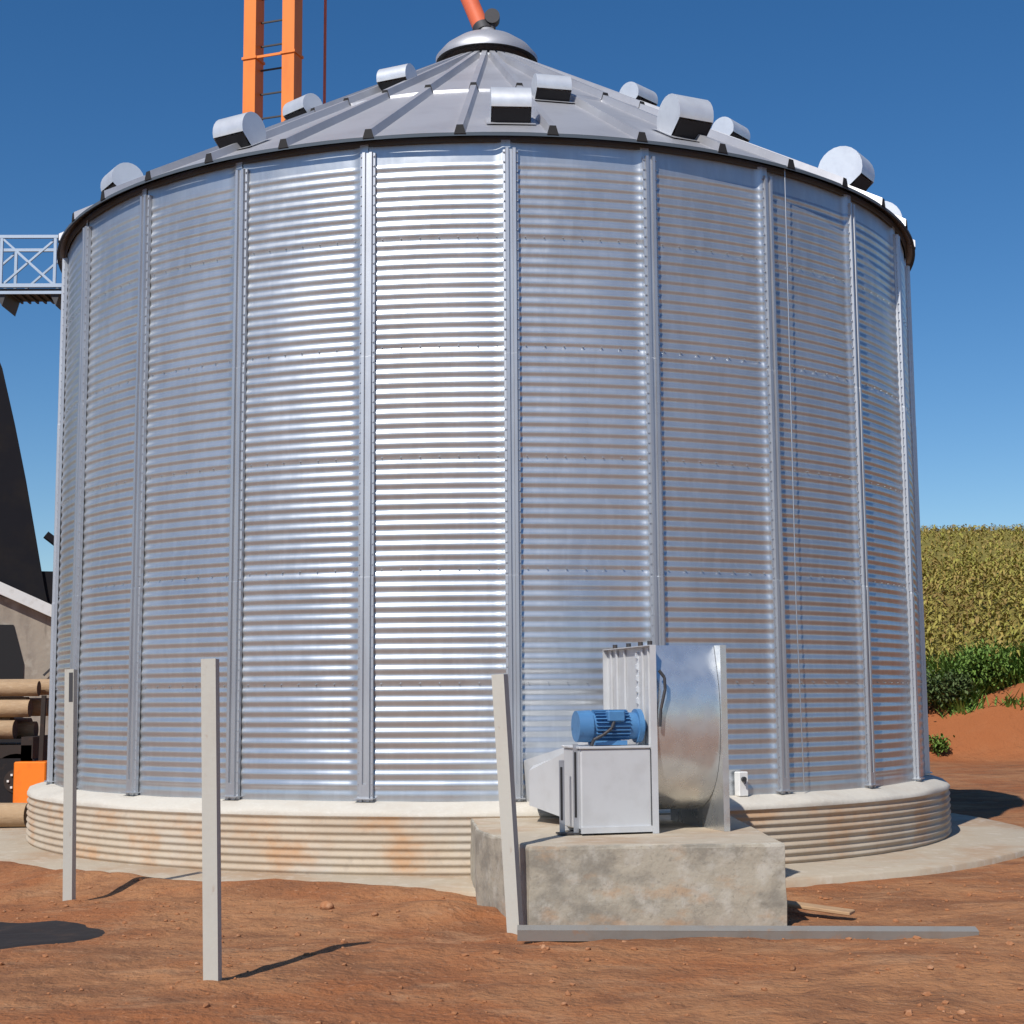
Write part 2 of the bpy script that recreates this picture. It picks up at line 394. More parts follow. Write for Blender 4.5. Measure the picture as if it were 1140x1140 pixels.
# ------------------------------------------------------------------ silo
R = 5.7; HW = 6.80
silo = empty('grain_silo'); tag(silo, 'big round corrugated galvanised steel grain silo with a ribbed cone roof', 'silo')
NB = 24; PH0 = math.degrees(.042); PITCHC = .1046
def wall_panel_mesh(ch=.022, t0=.875):
    dt = 2 * PI / NB
    ts = list(np.linspace(0, .86, 11)) + [.875, .89, .90, .91, .92, .93, .945, .96, 1.0]
    zs = [0.0]; seg = 8
    nw = int((HW - .13) / PITCHC)
    zs = [k * PITCHC / seg for k in range(nw * seg + 1)] + [HW - .07, HW]
    vs = []; nt = len(ts)
    for z in zs:
        amp = .0058 * min(1, max(0, (z - .02) / .12)) * (1 if z < nw * PITCHC - .02 else 0)
        ring = int(z / (11 * PITCHC))
        off = .004 * (ring % 2)
        w = -amp * math.cos(2 * PI * z / PITCHC)
        for t in ts:
            a = (t - .5) * dt
            flat = R * (math.cos(dt / 2) / math.cos(a))
            r = R * .85 + flat * .15
            cl = min(1, max(0, (t - t0) / (.945 - t0))); cl2 = max(0, (.06 - t) / .06)
            r += ch * cl * cl + .010 * cl2 * cl2
            r += w * (1 - .35 * cl) + off
            vs.append((r * math.sin(a), -r * math.cos(a), z))
    fs = [[j * nt + i, j * nt + i + 1, (j + 1) * nt + i + 1, (j + 1) * nt + i] for j in range(len(zs) - 1) for i in range(nt - 1)]
    m = MB(); m.add(vs, fs, 0, True)
    for q in range(1, 6):
        z = 11 * PITCHC * q + .012
        for k in range(7):
            a = (-.40 + k * .80 / 6) * dt; c = Vector((0, -(R + .004), z)); b = .0055
            R3 = Matrix.Rotation(a, 3, 'Z')
            m.add([R3 @ (c + Vector(p)) for p in ((-b, .01, -b), (b, .01, -b), (b, .01, b), (-b, .01, b), (-b * .6, -.012, -b * .6), (b * .6, -.012, -b * .6), (b * .6, -.012, b * .6), (-b * .6, -.012, b * .6))],
                  [[4, 5, 6, 7], [0, 1, 5, 4], [1, 2, 6, 5], [2, 3, 7, 6], [3, 0, 4, 7]], 0)
    return m
def upright_mesh():
    m = MB()
    pr = [(-.082, -.004), (-.080, .030), (-.058, .034), (-.052, .062), (-.022, .062), (-.015, .038), (.015, .038), (.022, .062), (.052, .062), (.058, .034), (.080, .030), (.082, -.004)]
    zs = [.0, 2.24, 2.245, 4.52, 4.525, 6.70]
    offs = [.004, .004, .0, .0, -.003, -.003]
    vs = []
    for z, o in zip(zs, offs):
        for u, w in pr: vs.append((u, -(R + .016 + w + o), z))
    n = len(pr)
    m.add(vs, [[j * n + i, j * n + i + 1, (j + 1) * n + i + 1, (j + 1) * n + i] for j in range(len(zs) - 1) for i in range(n - 1)])
    m.add(vs[-n:], [list(range(n))]); m.add(vs[:n], [list(range(n - 1, -1, -1))])
    for k in range(64):
        z = .07 + k * PITCHC
        for u in (-.069, .069):
            c = Vector((u, -(R + .050), z))
            m.add([c + Vector(q) for q in ((-.008, .006, -.008), (.008, .006, -.008), (.008, .006, .008), (-.008, .006, .008), (-.005, -.008, -.005), (.005, -.008, -.005), (.005, -.008, .005), (-.005, -.008, .005))],
                  [[4, 5, 6, 7], [0, 1, 5, 4], [1, 2, 6, 5], [2, 3, 7, 6], [3, 0, 4, 7]], 1)
    # foot bracket
    m.box((0, -(R + .055), .03), (.20, .11, .012)); m.box((0, -(R + .075), .10), (.10, .012, .14))
    return m
pan = wall_panel_mesh().build('wall_panel', 'galvanised_wall', silo, fix=False)
# the sheets ending at the second and third upright right of the middle are bent up more sharply at their edge
bent = {1: wall_panel_mesh(.042, .888).build('wall_panel', 'galvanised_wall', silo, fix=False), 2: wall_panel_mesh(.045, .905).build('wall_panel', 'galvanised_wall', silo, fix=False)}
upr = upright_mesh().build('upright', ['galvanised_post', 'galvanised_post'], silo)
for k in range(NB):
    o = bent[k] if k in bent else (pan if k == 0 else link(pan.copy())); u = upr if k == 0 else link(upr.copy())
    o.parent = silo; u.parent = silo
    o.rotation_euler = (0, 0, rad(PH0 + 360 / NB * (k + .5))); u.rotation_euler = (0, 0, rad(PH0 + 360 / NB * k))
# roof
NR = 38; RPH = 6.7; RE = 5.84; ZE = 6.84; SL = .585; RJ = 3.35; RT = .60
def zr(r): return ZE + (RE - r) * SL
def roof_panel_mesh():
    m = MB(); h = PI / NR
    def pt(r, a, dz=0): return (r * math.sin(a), -r * math.cos(a), zr(r) + dz)
    def strip(r0, r1, dz, mi=0, n=6, na=4):
        vs = []
        for j in range(n + 1):
            r = r0 + (r1 - r0) * j / n
            for i in range(na + 1):
                a = -h + 2 * h * i / na
                sag = -.012 * math.sin(PI * i / na) * math.sin(PI * j / n)
                vs.append(pt(r * (math.cos(h) / math.cos(a) * .6 + .4), a, dz + sag))
        m.add(vs, [[j * (na + 1) + i, j * (na + 1) + i + 1, (j + 1) * (na + 1) + i + 1, (j + 1) * (na + 1) + i] for j in range(n) for i in range(na)], mi, True)
    strip(RE, RJ - .12, 0); strip(RJ, RT, .035, n=5)
    # step lip at the joint and turned-down drip edge at the eave
    vs = [pt(RJ, a, .035) for a in np.linspace(-h, h, 5)] + [pt(RJ + .004, a, -.004) for a in np.linspace(-h, h, 5)]
    m.add(vs, [[i, i + 1, i + 6, i + 5] for i in range(4)])
    vs = [pt(RE, a, 0) for a in np.linspace(-h, h, 5)] + [pt(RE + .006, a, -.035) for a in np.linspace(-h, h, 5)] + [pt(RE - .03, a, -.04) for a in np.linspace(-h, h, 5)]
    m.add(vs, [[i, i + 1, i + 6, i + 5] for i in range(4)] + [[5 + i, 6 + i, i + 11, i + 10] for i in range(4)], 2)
    # standing rib along one edge, its end a black face for the unlit hollow
    def rib(r0, r1, dz):
        def rp(r, u, w): return (r * math.sin(h) + u * math.cos(h), -r * math.cos(h) + u * math.sin(h), zr(r) + dz + w)
        pr = [(-.062, -.01), (-.034, .088), (.034, .088), (.062, -.01)]
        vs = [rp(r0, *q) for q in pr] + [rp(r1, *q) for q in pr]
        m.add(vs, [[0, 1, 5, 4], [1, 2, 6, 5], [2, 3, 7, 6]]); m.add(vs[:4], [[0, 1, 2, 3]], 1)
    rib(RE + .012, RJ - .05, 0); rib(RJ + .02, RT, .035)
    c = Vector(pt(RE + .0, h, 0))
    return m
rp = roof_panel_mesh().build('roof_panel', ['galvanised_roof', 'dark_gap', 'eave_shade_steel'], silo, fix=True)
for k in range(NR):
    o = rp if k == 0 else link(rp.copy()); o.parent = silo
    o.rotation_euler = (0, 0, rad(RPH - 180 / NR + 360 / NR * k))
# eave ring under the roof edge, roof crown ring and cap
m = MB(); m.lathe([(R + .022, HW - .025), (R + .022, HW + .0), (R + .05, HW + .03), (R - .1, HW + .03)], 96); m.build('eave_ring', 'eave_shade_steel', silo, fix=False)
m = MB(); zt = zr(RT)
m.lathe([(RT + .06, zt - .02), (RT + .06, zt + .06), (RT - .02, zt + .08), (RT - .06, zt + .08)], 48)
for k in range(24):
    p = pol(k * 15 + 4, RT + .075, zt + .02); m.box(p, (.035, .035, .035), rad(k * 15 + 4))
m.build('crown_ring', 'galvanised_bright', silo)
cap = MB().lathe([(.73, zt + .17), (.735, zt + .23), (.62, zt + .37), (.44, zt + .50), (.26, zt + .58), (.13, zt + .61), (.12, zt + .68), (.0, zt + .68)], 48)
cap = cap.build('roof_cap', 'galvanised_roof', silo)
m = MB().lathe([(.73, zt + .169), (.62, zt + .19), (.60, zt + .19), (.58, zt - .05)], 48); m.build('collar', 'dark_steel', cap)
m = MB()
m.tube((.08, -.02, zt + .67), (.08, -.02, zt + .80), .05, .05, 12); m.tube((.08, -.10, zt + .86), (.08, .08, zt + .86), .11, n=16); m.build('cap_winch', 'dark_steel', cap)

# roof vents: gooseneck hoods, mouth facing down the slope
def vent(deg, r, w=.46, s=1.0, half=.30):
    e = empty('roof_vent', pol(deg, r, zr(r))); e.rotation_euler = (0, 0, rad(deg)); e.parent = silo
    # local: -Y points down the slope (outwards). side profile in (y, z)
    q = s
    arc = []
    cy, cz, ra = -.02 * q, .20 * q, .25 * q
    for k in range(15):
        a = rad(200 - k * (215 / 14.0))          # from the down-slope lip over the top to the back
        arc.append((cy + ra * math.cos(a), cz + ra * math.sin(a)))
    lip = arc[0]; back = arc[-1]
    hood = MB(); n = len(arc)
    vs = [(-w / 2, a, b) for a, b in arc] + [(w / 2, a, b) for a, b in arc]
    hood.add(vs, [[i, i + 1, i + 1 + n, i + n] for i in range(n - 1)], 0, True)
    side = arc + [(back[0], -.12 * q - SL * 0 + back[0] * SL), (-.05 * q, -.05 * q * SL - .02), (lip[0] + .02, lip[1] - .02)]
    for x in (-w / 2, w / 2):
        hood.add([(x, a, b) for a, b in side], [list(range(len(side)))])
    hood.build('hood', 'galvanised_bright', e)
    mo = MB(); mo.add([(-w / 2 + .012, lip[0] + .02, lip[1] - .012), (w / 2 - .012, lip[0] + .02, lip[1] - .012), (w / 2 - .012, -.10 * q, -.10 * q * SL + .015), (-w / 2 + .012, -.10 * q, -.10 * q * SL + .015)], [[0, 1, 2, 3]])
    mo.build('vent_mouth', 'dark_gap', e)
    fl = MB(); fl.add([(-w / 2 - .05, -.2 * q, -.2 * q * SL + .012), (w / 2 + .05, -.2 * q, -.2 * q * SL + .012), (w / 2 + .05, .28 * q, .28 * q * SL + .012), (-w / 2 - .05, .28 * q, .28 * q * SL + .012)], [[0, 1, 2, 3]])
    fl.build('base_flange', 'galvanised_roof', e)
for a in (-57.5, -31.5, 2.7, 24.3, 56, 78, 115, 150, 180, 215, 245): vent(a, 5.30 if abs(a) < 70 else 5.4, .43, {24.3: 1.0, 56: 1.15, 78: 1.1}.get(a, .82))
for a, r in ((-45, 3.3), (-26, 2.6), (11.5, 3.8), (47, 2.7), (51, 3.95), (95, 3.3), (140, 3.3), (190, 3.3), (235, 3.3)): vent(a, r, .42, .66)

# thin cable and door-side switch box
tag(MB().path([pol(34.6, R + .10, 6.82), pol(34.7, R + .08, 4.2), pol(34.5, R + .09, 2.0), pol(34.8, R + .10, .02)], .007, 6).build('cable', 'galvanised_post'), 'thin bare wire hanging from the eave down the right side of the silo', 'wire')
sb = empty('switch_box', pol(26.7, R + .055, .12)); sb.rotation_euler = (0, 0, rad(26.7))
tag(sb, 'small white switch box with a dark knob on the silo wall beside the fan', 'switch box')
MB().box((0, 0, 0), (.115, .09, .25), bev=.008).build('box_body', 'white_paint', sb)
m = MB(); m.tube((-.01, -.045, .05), (-.01, -.075, .05), .026, n=14); m.box((-.01, -.08, .035), (.014, .012, .06)); m.build('knob', 'dark_steel', sb)

# ------------------------------------------------------------------ fan block and fan
m = MB()
ZB = -.14
outline = [(.30, -8.92), (2.33, -8.80), (2.36, -5.35), (-.2, -5.95), (-.12, -7.4)]
def subd_poly(pts, step=.16):
    out = []
    for a, b in zip(pts, pts[1:] + pts[:1]):
        n = max(1, int((Vector(b) - Vector(a)).length / step))
        for k in range(n): out.append((a[0] + (b[0] - a[0]) * k / n, a[1] + (b[1] - a[1]) * k / n))
    return out
op = subd_poly(outline); n = len(op); cx0, cy0 = 1.05, -7.4
vs = []
lv = [(-.95, 1.0), (-.6, 1.004), (-.45, 1.0), (-.3, .998), (ZB - .03, 1.0), (ZB - .006, .996), (ZB, .984)]
for zz, sc in lv:
    for (x, y) in op:
        j = random.uniform(-.004, .004) if sc > .99 else random.uniform(-.007, .003)
        vs.append((cx0 + (x - cx0) * (sc + j), cy0 + (y - cy0) * (sc + j * .6), zz + random.uniform(-.003, .003)))
fs = [[k * n + i, k * n + (i + 1) % n, (k + 1) * n + (i + 1) % n, (k + 1) * n + i] for k in range(len(lv) - 1) for i in range(n)]
m.add(vs, fs)
m.f.append([(len(lv) - 1) * n + i for i in range(n)]); m.m.append(1); m.sm.append(False)  # top face gets paler concrete, painting in the sunlight on it
tag(m.build('concrete_block', ['block_concrete', 'apron_concrete'], bevel=.01), 'rough grey concrete block carrying the fan against the silo foundation', 'concrete block')

FA = rad(14)
fan = empty('aeration_fan', (1.43, -7.88, ZB + .002), FA)
tag(fan, 'galvanised centrifugal blower with a blue motor standing on the concrete block', 'fan')
FW, FH, FD = .60, 1.60, 1.30
# scroll wrap: curved sheet between the two side plates; (depth y, height z)
wrap = [(.14, FH), (.10, 1.45), (.055, 1.28), (.03, 1.1), (.025, .92), (.04, .74), (.085, .56), (.16, .41), (.27, .29), (.42, .20), (.60, .155), (.80, .16), (1.0, .22), (1.15, .32), (1.25, .5), (1.28, .8), (1.27, FH)]
def smooth_curve(p, n=6):
    out = []
    for i in range(len(p) - 1):
        p0 = p[max(i - 1, 0)]; p1 = p[i]; p2 = p[i + 1]; p3 = p[min(i + 2, len(p) - 1)]
        for k in range(n):
            t = k / n
            out.append(tuple(.5 * ((2 * p1[q]) + (-p0[q] + p2[q]) * t + (2 * p0[q] - 5 * p1[q] + 4 * p2[q] - p3[q]) * t * t + (-p0[q] + 3 * p1[q] - 3 * p2[q] + p3[q]) * t ** 3) for q in (0, 1)))
    return out + [p[-1]]
wc = smooth_curve(wrap); n = len(wc)
m = MB(); vs = [(x, a, b) for x in (.006, FW * .33, FW * .66, FW - .006) for a, b in wc]
m.add(vs, [[k * n + i, k * n + i + 1, (k + 1) * n + i + 1, (k + 1) * n + i] for k in range(3) for i in range(n - 1)], 0, True)
m.add([(.006, .14, FH - .002), (FW - .006, .14, FH - .002), (FW - .006, 1.27, FH - .002), (.006, 1.27, FH - .002)], [[0, 1, 2, 3]])
m.build('scroll_wrap', 'fan_wrap', fan, fix=False)
def side_plate(x, flip, mt):
    m = MB()
    m.box((x, FD / 2, FH / 2), (.006, FD, FH))
    s = -1 if flip else 1
    # folded edge flanges and stiffening ribs
    m.box((x + s * .028, .0035, FH / 2), (.05, .007, FH)); m.box((x + s * .028, FD - .0035, FH / 2), (.05, .007, FH))
    m.box((x + s * .028, FD / 2, FH - .004), (.05, FD - .02, .007))
    o = m.build('side_plate', mt, fan)
    return o
lp = side_plate(0, True, 'fan_sheet'); rpz = side_plate(FW, False, 'fan_wrap')
m = MB()
for yy, ww in ((.14, .03), (.30, .03), (.78, .025), (1.0, .03), (1.16, .025)): m.box((-.014, yy, FH / 2 + .02), (.022, ww, FH - .08), bev=.004)
m.build('stiffener', 'fan_sheet', lp)
pf = [(-.003, .08)]
for k in range(15):
    z_ = .12 + k * .10; pf += [(-.007, z_ - .03), (-.026, z_ - .02), (-.026, z_ + .02), (-.007, z_ + .03)]
pf += [(-.003, 1.56)]
bm_ = MB().prism(pf, .435, .468)
bm_.build('bolt_row', 'galvanised_bright', lp)
bt = MB()
for yy in (.06, .3, .62, 1.0): bt.tube((-.03, yy, FH), (-.03, yy, FH + .035), .022, n=10)
bt.build('top_bolt', 'dark_steel', lp)
# lifting hook between the plates at top
MB().path([(.02, -.02, 1.38), (.065, -.03, 1.32), (.07, -.03, 1.22), (.03, -.025, 1.05), (.02, -.02, .9)], .014, 8).build('lifting_hook', 'dark_steel', fan)
# inlet ring on the right side, wheel hub inside
m = MB()
vs = []
for k in range(33):
    t = 2 * PI * k / 32
    for rr, xx in ((.42, FW + .004), (.40, FW + .05), (.30, FW - .02)): vs.append((xx, .68 + rr * math.cos(t), .82 + rr * math.sin(t)))
m.add(vs, [[i * 3 + q, i * 3 + 3 + q, i * 3 + 4 + q, i * 3 + 1 + q] for i in range(32) for q in range(2)], 0, True)
m.build('inlet_ring', 'galvanised_bright', fan)
m = MB(); m.tube((FW + .006, .68, .82), (FW + .012, .68, .82), .30, n=32); m.build('inlet_opening', 'dark_gap', fan)
# pedestal box with folded lid
ped = MB()
PW, PH = .635, .70
ped.box((-.045 - PW / 2, .28, .03 + PH / 2), (PW, .50, PH - .02), bev=.012)
ped = ped.build('pedestal', 'fan_sheet', fan)
m = MB(); m.box((-.045 - PW / 2, .28, PH + .028), (PW + .03, .53, .02), bev=.004); m.box((-.05 - PW / 2, .022, .04), (PW, .02, .05)); m.box((-.05 - PW / 2, .5, .022), (PW + .02, .06, .03)); m.build('lid', 'fan_sheet', ped)
m = MB()
for xx, yy in ((-.10, .06), (-.62, .06), (-.10, .48), (-.62, .48)): m.box((xx, yy, .0), (.09, .07, .012))
m.build('foot_plate', 'dark_steel', ped)
# slotted angle legs in front of the duct
for (xx, yy, hh) in ((-.80, .20, .62), (-.705, .10, .76)):
    m = MB(); m.box((xx, yy, hh / 2), (.042, .005, hh)); m.box((xx + .024, yy + .022, hh / 2), (.005, .048, hh)); leg = m.build('leg', 'galvanised_post', fan)
    m = MB(); m.box((xx - .002, yy - .005, hh * .55), (.018, .004, hh * .72)); m.build('slot', 'dark_gap', leg)
MB().box((-.75, .15, .012), (.2, .14, .014)).build('leg_plate', 'dark_steel', fan)
# motor
mo = empty('motor', (-.34, .27, PH + .04 + .165)); mo.scale = (.9, .86, .86); mo.parent = fan
b = MB(); b.tube((-.22, 0, 0), (.26, 0, 0), .135, n=28)
for k in range(26):
    a = 2 * PI * k / 26
    if abs(math.sin(a) + 1) < .12: continue
    rot = Matrix.Rotation(a, 4, 'X'); c = rot @ Vector((0, .147, 0))
    b.box((c.x + .0, c.y, c.z), (.34, .036, .008), mat4=rot)
b.build('motor_body', 'blue_paint', mo)
MB().tube((-.34, 0, 0), (-.20, 0, 0), .155, .162, n=28).build('fan_cowl', 'blue_paint', mo)
MB().tube((.26, 0, 0), (.31, 0, 0), .17, .17, n=28).tube((.31, 0, 0), (.36, 0, 0), .06, n=16).build('end_flange', 'blue_paint', mo)
MB().box((.02, -.13, .10), (.17, .11, .11), bev=.012).build('terminal_box', 'blue_paint', mo)
m = MB(); m.box((-.02, -.10, -.165), (.32, .05, .045)); m.box((-.02, .10, -.165), (.32, .05, .045)); m.build('motor_foot', 'blue_paint', mo)
MB().path([(.0, -.16, .05), (-.04, -.20, -.02), (-.12, -.2, -.08), (-.21, -.17, -.13), (-.25, -.12, -.25), (-.26, -.1, -.4)], .016, 8).build('power_cable', 'dark_steel', mo)
# transition duct from the scroll to the silo
inv = Matrix.Rotation(-FA, 4, 'Z')
def loc(x, y, z): return inv @ (Vector((x, y, z)) - Vector((1.43, -7.88, ZB + .002)))
d1 = [loc(.98, -7.05, -.06), loc(.98, -7.05, .66), loc(1.35, -6.5, .70), loc(1.35, -6.5, -.06)]
d2 = [loc(.36, -5.72, -.01), loc(.33, -5.72, .40), loc(1.25, -5.6, .42), loc(1.25, -5.6, -.01)]
m = MB(); vs = d1 + d2
m.add(vs, [[0, 1, 5, 4], [1, 2, 6, 5], [2, 3, 7, 6], [3, 0, 4, 7], [3, 2, 1, 0]])
m.build('discharge_duct', 'fan_sheet', fan)
m = MB()
f1 = [loc(.72, -7.28, -.08), loc(.72, -7.28, .60), loc(.98, -7.05, .66), loc(.98, -7.05, -.06)]
m.add(f1, [[0, 1, 2, 3]])
g1 = [loc(.36, -6.62, .02), loc(.36, -6.62, .34), loc(.78, -7.22, .58), loc(.78, -7.22, -.1)]
g2 = [loc(.42, -6.0, .02), loc(.42, -6.0, .36), loc(1.0, -6.6, .6), loc(1.0, -6.6, -.1)]
m = MB(); m.add(g1 + g2, [[0, 1, 2, 3], [0, 1, 5, 4], [1, 2, 6, 5], [7, 6, 5, 4], [0, 3, 7, 4], [2, 3, 7, 6]])
m.build('duct_flare', 'fan_sheet', fan)

# ------------------------------------------------------------------ posts and the bar on the ground
def channel(h, w=.10, d=.055, t=.006):
    """U channel standing on end, its web facing -Y"""
    m = MB()
    m.box((0, 0, h / 2), (w, t, h)); m.box((-w / 2 + t / 2, d / 2 + t / 2, h / 2 - .0015), (t, d, h - .003)); m.box((w / 2 - t / 2, d / 2 + t / 2, h / 2 - .0015), (t, d, h - .003))
    return m
def stand(o, a, b):
    a = Vector(a); d = Vector(b) - a
    o.location = a; return d
def post(a, b, w, rz, label, slot=None, d=.08):
    a = Vector(a); b = Vector(b); L = (b - a).length
    e = empty('steel_post', a); q = (b - a).to_track_quat('Z', 'Y')
    e.rotation_mode = 'QUATERNION'; e.rotation_quaternion = (b - a).normalized().rotation_difference(Vector((0, 0, 1))).inverted() @ Matrix.Rotation(rz, 3, 'Z').to_quaternion()
    tag(e, label, 'post', 'upright steel posts in the soil in front of the silo')
    m = channel(L + .25, w, d); p = m.build('post_profile', 'fence_post_paint', e); p.location = (0, 0, -.25)
    if slot:
        MB().box((slot[0], -.005, slot[1]), (slot[2], .004, slot[3])).build('dark_slot', 'dark_steel', e)
    return e
post((-3.75, -7.2, G), (-3.79, -7.2, 1.30), .085, rad(-8), 'leftmost pale post in the soil, with a dark slot near its top', (.018, 1.92, .035, .26))
post((-1.74, -11.33, G), (-1.79, -11.33, 1.275), .095, rad(-6), 'tall pale post standing nearest the camera, casting a thin shadow')
post((.17, -9.0, G), (.06, -9.0, 1.20), .105, rad(-24), 'leaning pale channel post right beside the concrete block', d=.08)

# long bar lying in front of the block
bar = MB()
bar.box((0, 0, 0), (3.45, .10, .006)); bar.box((0, -.047, -.042), (3.45, .006, .08)); bar.box((0, .047, -.030), (3.45, .006, .055))
bo = bar.build('steel_bar', ['bar_steel', 'dark_gap'])
bo.location = (1.92, -9.38, -.715); bo.rotation_euler = (rad(14), rad(.6), rad(-.6))
tag(bo, 'long grey steel bar lying flat on the soil in front of the concrete block', 'bar')
# thin orange strip painting in sunlit soil to the right of the block
pk = MB().box((0, 0, 0), (.62, .14, .03), bev=.006).build('lit_soil_strip', 'lit_soil_orange'); pk.location = (2.72, -8.05, -.745); pk.rotation_euler = (rad(3), rad(4), rad(-32))
tag(pk, 'short orange strip painted as sunlit soil at the right end of the concrete block', 'soil strip')
# near-black irregular patch laid just over the soil
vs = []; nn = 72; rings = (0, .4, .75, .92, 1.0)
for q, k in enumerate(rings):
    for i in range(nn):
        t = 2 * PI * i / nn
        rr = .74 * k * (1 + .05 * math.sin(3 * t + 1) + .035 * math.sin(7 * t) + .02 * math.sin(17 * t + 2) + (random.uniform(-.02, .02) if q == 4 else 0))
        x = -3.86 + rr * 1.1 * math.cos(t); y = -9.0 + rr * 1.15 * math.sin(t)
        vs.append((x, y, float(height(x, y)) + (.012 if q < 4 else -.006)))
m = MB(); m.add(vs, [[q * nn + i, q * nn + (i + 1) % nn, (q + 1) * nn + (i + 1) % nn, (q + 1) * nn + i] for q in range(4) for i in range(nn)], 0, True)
tag(m.build('dark_patch', 'patch_dark', fix=True), 'dark round patch lying on the soil at the lower left', 'dark patch')
# soil clods and gravel
def rock_mb(m, c, s, mi=0):
    ico = [(-.5257, 0, .8507), (.5257, 0, .8507), (-.5257, 0, -.8507), (.5257, 0, -.8507), (0, .8507, .5257), (0, .8507, -.5257), (0, -.8507, .5257), (0, -.8507, -.5257), (.8507, .5257, 0), (-.8507, .5257, 0), (.8507, -.5257, 0), (-.8507, -.5257, 0)]
    fc = [(0, 4, 1), (0, 9, 4), (9, 5, 4), (4, 5, 8), (4, 8, 1), (8, 10, 1), (8, 3, 10), (5, 3, 8), (5, 2, 3), (2, 7, 3), (7, 10, 3), (7, 6, 10), (7, 11, 6), (11, 0, 6), (0, 1, 6), (6, 1, 10), (9, 0, 11), (9, 11, 2), (9, 2, 5), (7, 2, 11)]
    a = random.uniform(0, 6.28); ca, sa = math.cos(a), math.sin(a)
    sx, sy, sz = s * random.uniform(.7, 1.3), s * random.uniform(.6, 1.1), s * random.uniform(.45, .8)
    vs = []
    for (x, y, z) in ico:
        j = random.uniform(.75, 1.2); x, y, z = x * sx * j, y * sy * j, z * sz * j
        vs.append((c[0] + x * ca - y * sa, c[1] + x * sa + y * ca, c[2] + z))
    m.add(vs, fc, mi, False)
m = MB()
for k in range(2600):
    x = random.uniform(-6, 6.5); y = random.uniform(-13.2, -6.2)
    if math.hypot(x, y) < 7.1 or (-.2 < x < 2.5 and y > -9.0): continue
    if math.hypot(x + 3.86, y + 9.0) < .8: continue
    s = .006 + .024 * random.random() ** 5
    rock_mb(m, (x, y, float(height(x, y)) + s * .2), s)
tag(m.build('loose_soil', 'soil_clod', fix=False), 'small crumbs of red soil strewn over the ground in front of the silo', 'soil crumbs', kind='stuff')
for (x, y, s, lb) in ((-1.39, -7.80, .075, 'pale lump of dirt on the soil between the near post and the block'), (-.95, -8.3, .04, 'small reddish lump of dirt left of the concrete block'), (2.0, -10.7, .035, 'small lump of dirt in front of the long steel bar')):
    m = MB(); rock_mb(m, (0, 0, 0), s)
    o = m.build('dirt_lump', 'soil_clod', bevel=s * .2); o.location = (x, y, float(height(x, y)) + s * .3); tag(o, lb, 'dirt lump')
# thin dark twigs / trenches: a length of old cable in the dirt
tw = [(-1.05, -9.9), (-.95, -9.72), (-.80, -9.62), (-.66, -9.40), (-.52, -9.28)]

# stones by the right foot of the silo
for k, (x, y, s) in enumerate(((6.6, 3.4, .20), (7.0, 4.2, .15), (6.2, 4.6, .22), (7.3, 5.6, .12), (6.9, 6.4, .2))):
    m = MB(); rock_mb(m, (0, 0, 0), s)
    o = m.build('rubble_stone', 'bank_stone', bevel=s * .15); o.location = (x, y, float(height(x, y)) + s * .3)
    tag(o, ('grey rubble stone closest to the foundation at the right edge of the silo', 'small grey rubble stone second from the foundation, right of the silo', 'largest grey rubble stone, half hidden behind the right silo edge', 'smallest grey rubble stone farthest right behind the silo', 'grey rubble stone farthest back beyond the right silo edge')[k], 'stone', 'rubble stones behind the right edge of the silo')

# ------------------------------------------------------------------ bucket elevator behind the silo and its spout
el = empty('bucket_elevator', (-4.27, 8.2, G)); el.rotation_euler = (0, 0, rad(-20))
tag(el, 'tall orange twin leg bucket elevator rising behind the silo roof', 'elevator')
EH = 23.3
for sx in (-1, 1):
    m = MB(); m.box((sx * .43, 0, EH / 2 + .3), (.27, .34, EH - .6)); m.build('leg_casing', 'orange_paint', el)
for k in range(9):
    z = 1.1 + k * 2.5 + .9
    m = MB(); m.box((-.43, 0, z), (.32, .39, .05)); m.box((.43, 0, z), (.32, .39, .05)); m.box((0, -.15, z), (.54, .03, .05)); m.build('joint_flange', 'orange_paint', el)
rung = MB().bar((-.295, .06, .8), (.295, .06, .8), .03).build('ladder_rung', 'dark_steel', el)
for k in range(1, 44):
    q = link(rung.copy()); q.parent = el; q.location = (0, 0, k * .5)
MB().prism([(-.75, 0), (.75, 0), (.6, .9), (-.6, .9)], -.25, .25).build('boot', 'orange_paint', el)
MB().prism([(-.6, EH), (.6, EH), (.75, EH + .5), (.5, EH + 1.1), (-.3, EH + 1.1), (-.65, EH + .6)], -.28, .28).build('head', 'orange_paint', el)
sp = empty('filling_spout', (-.03, 0, zt + .66)); tag(sp, 'red orange pipe coming down onto the cap of the silo roof', 'pipe')
MB().tube((-.02, .06, .02), (-3.9, 7.0, 12.8), .125, n=20).build('pipe', 'red_orange_paint', sp)
MB().tube((-.0, .02, -.02), (-.03, .07, .10), .15, n=20).build('pipe_flange', 'dark_steel', sp)
tag(MB().path([(-3.42, 9.2, float(G)), (-3.33, 9.0, 8.0), (-3.30, 8.9, 18.0)], .030, 8).build('downpipe', 'red_orange_paint'), 'very thin rusty pipe standing just right of the orange elevator', 'pipe')

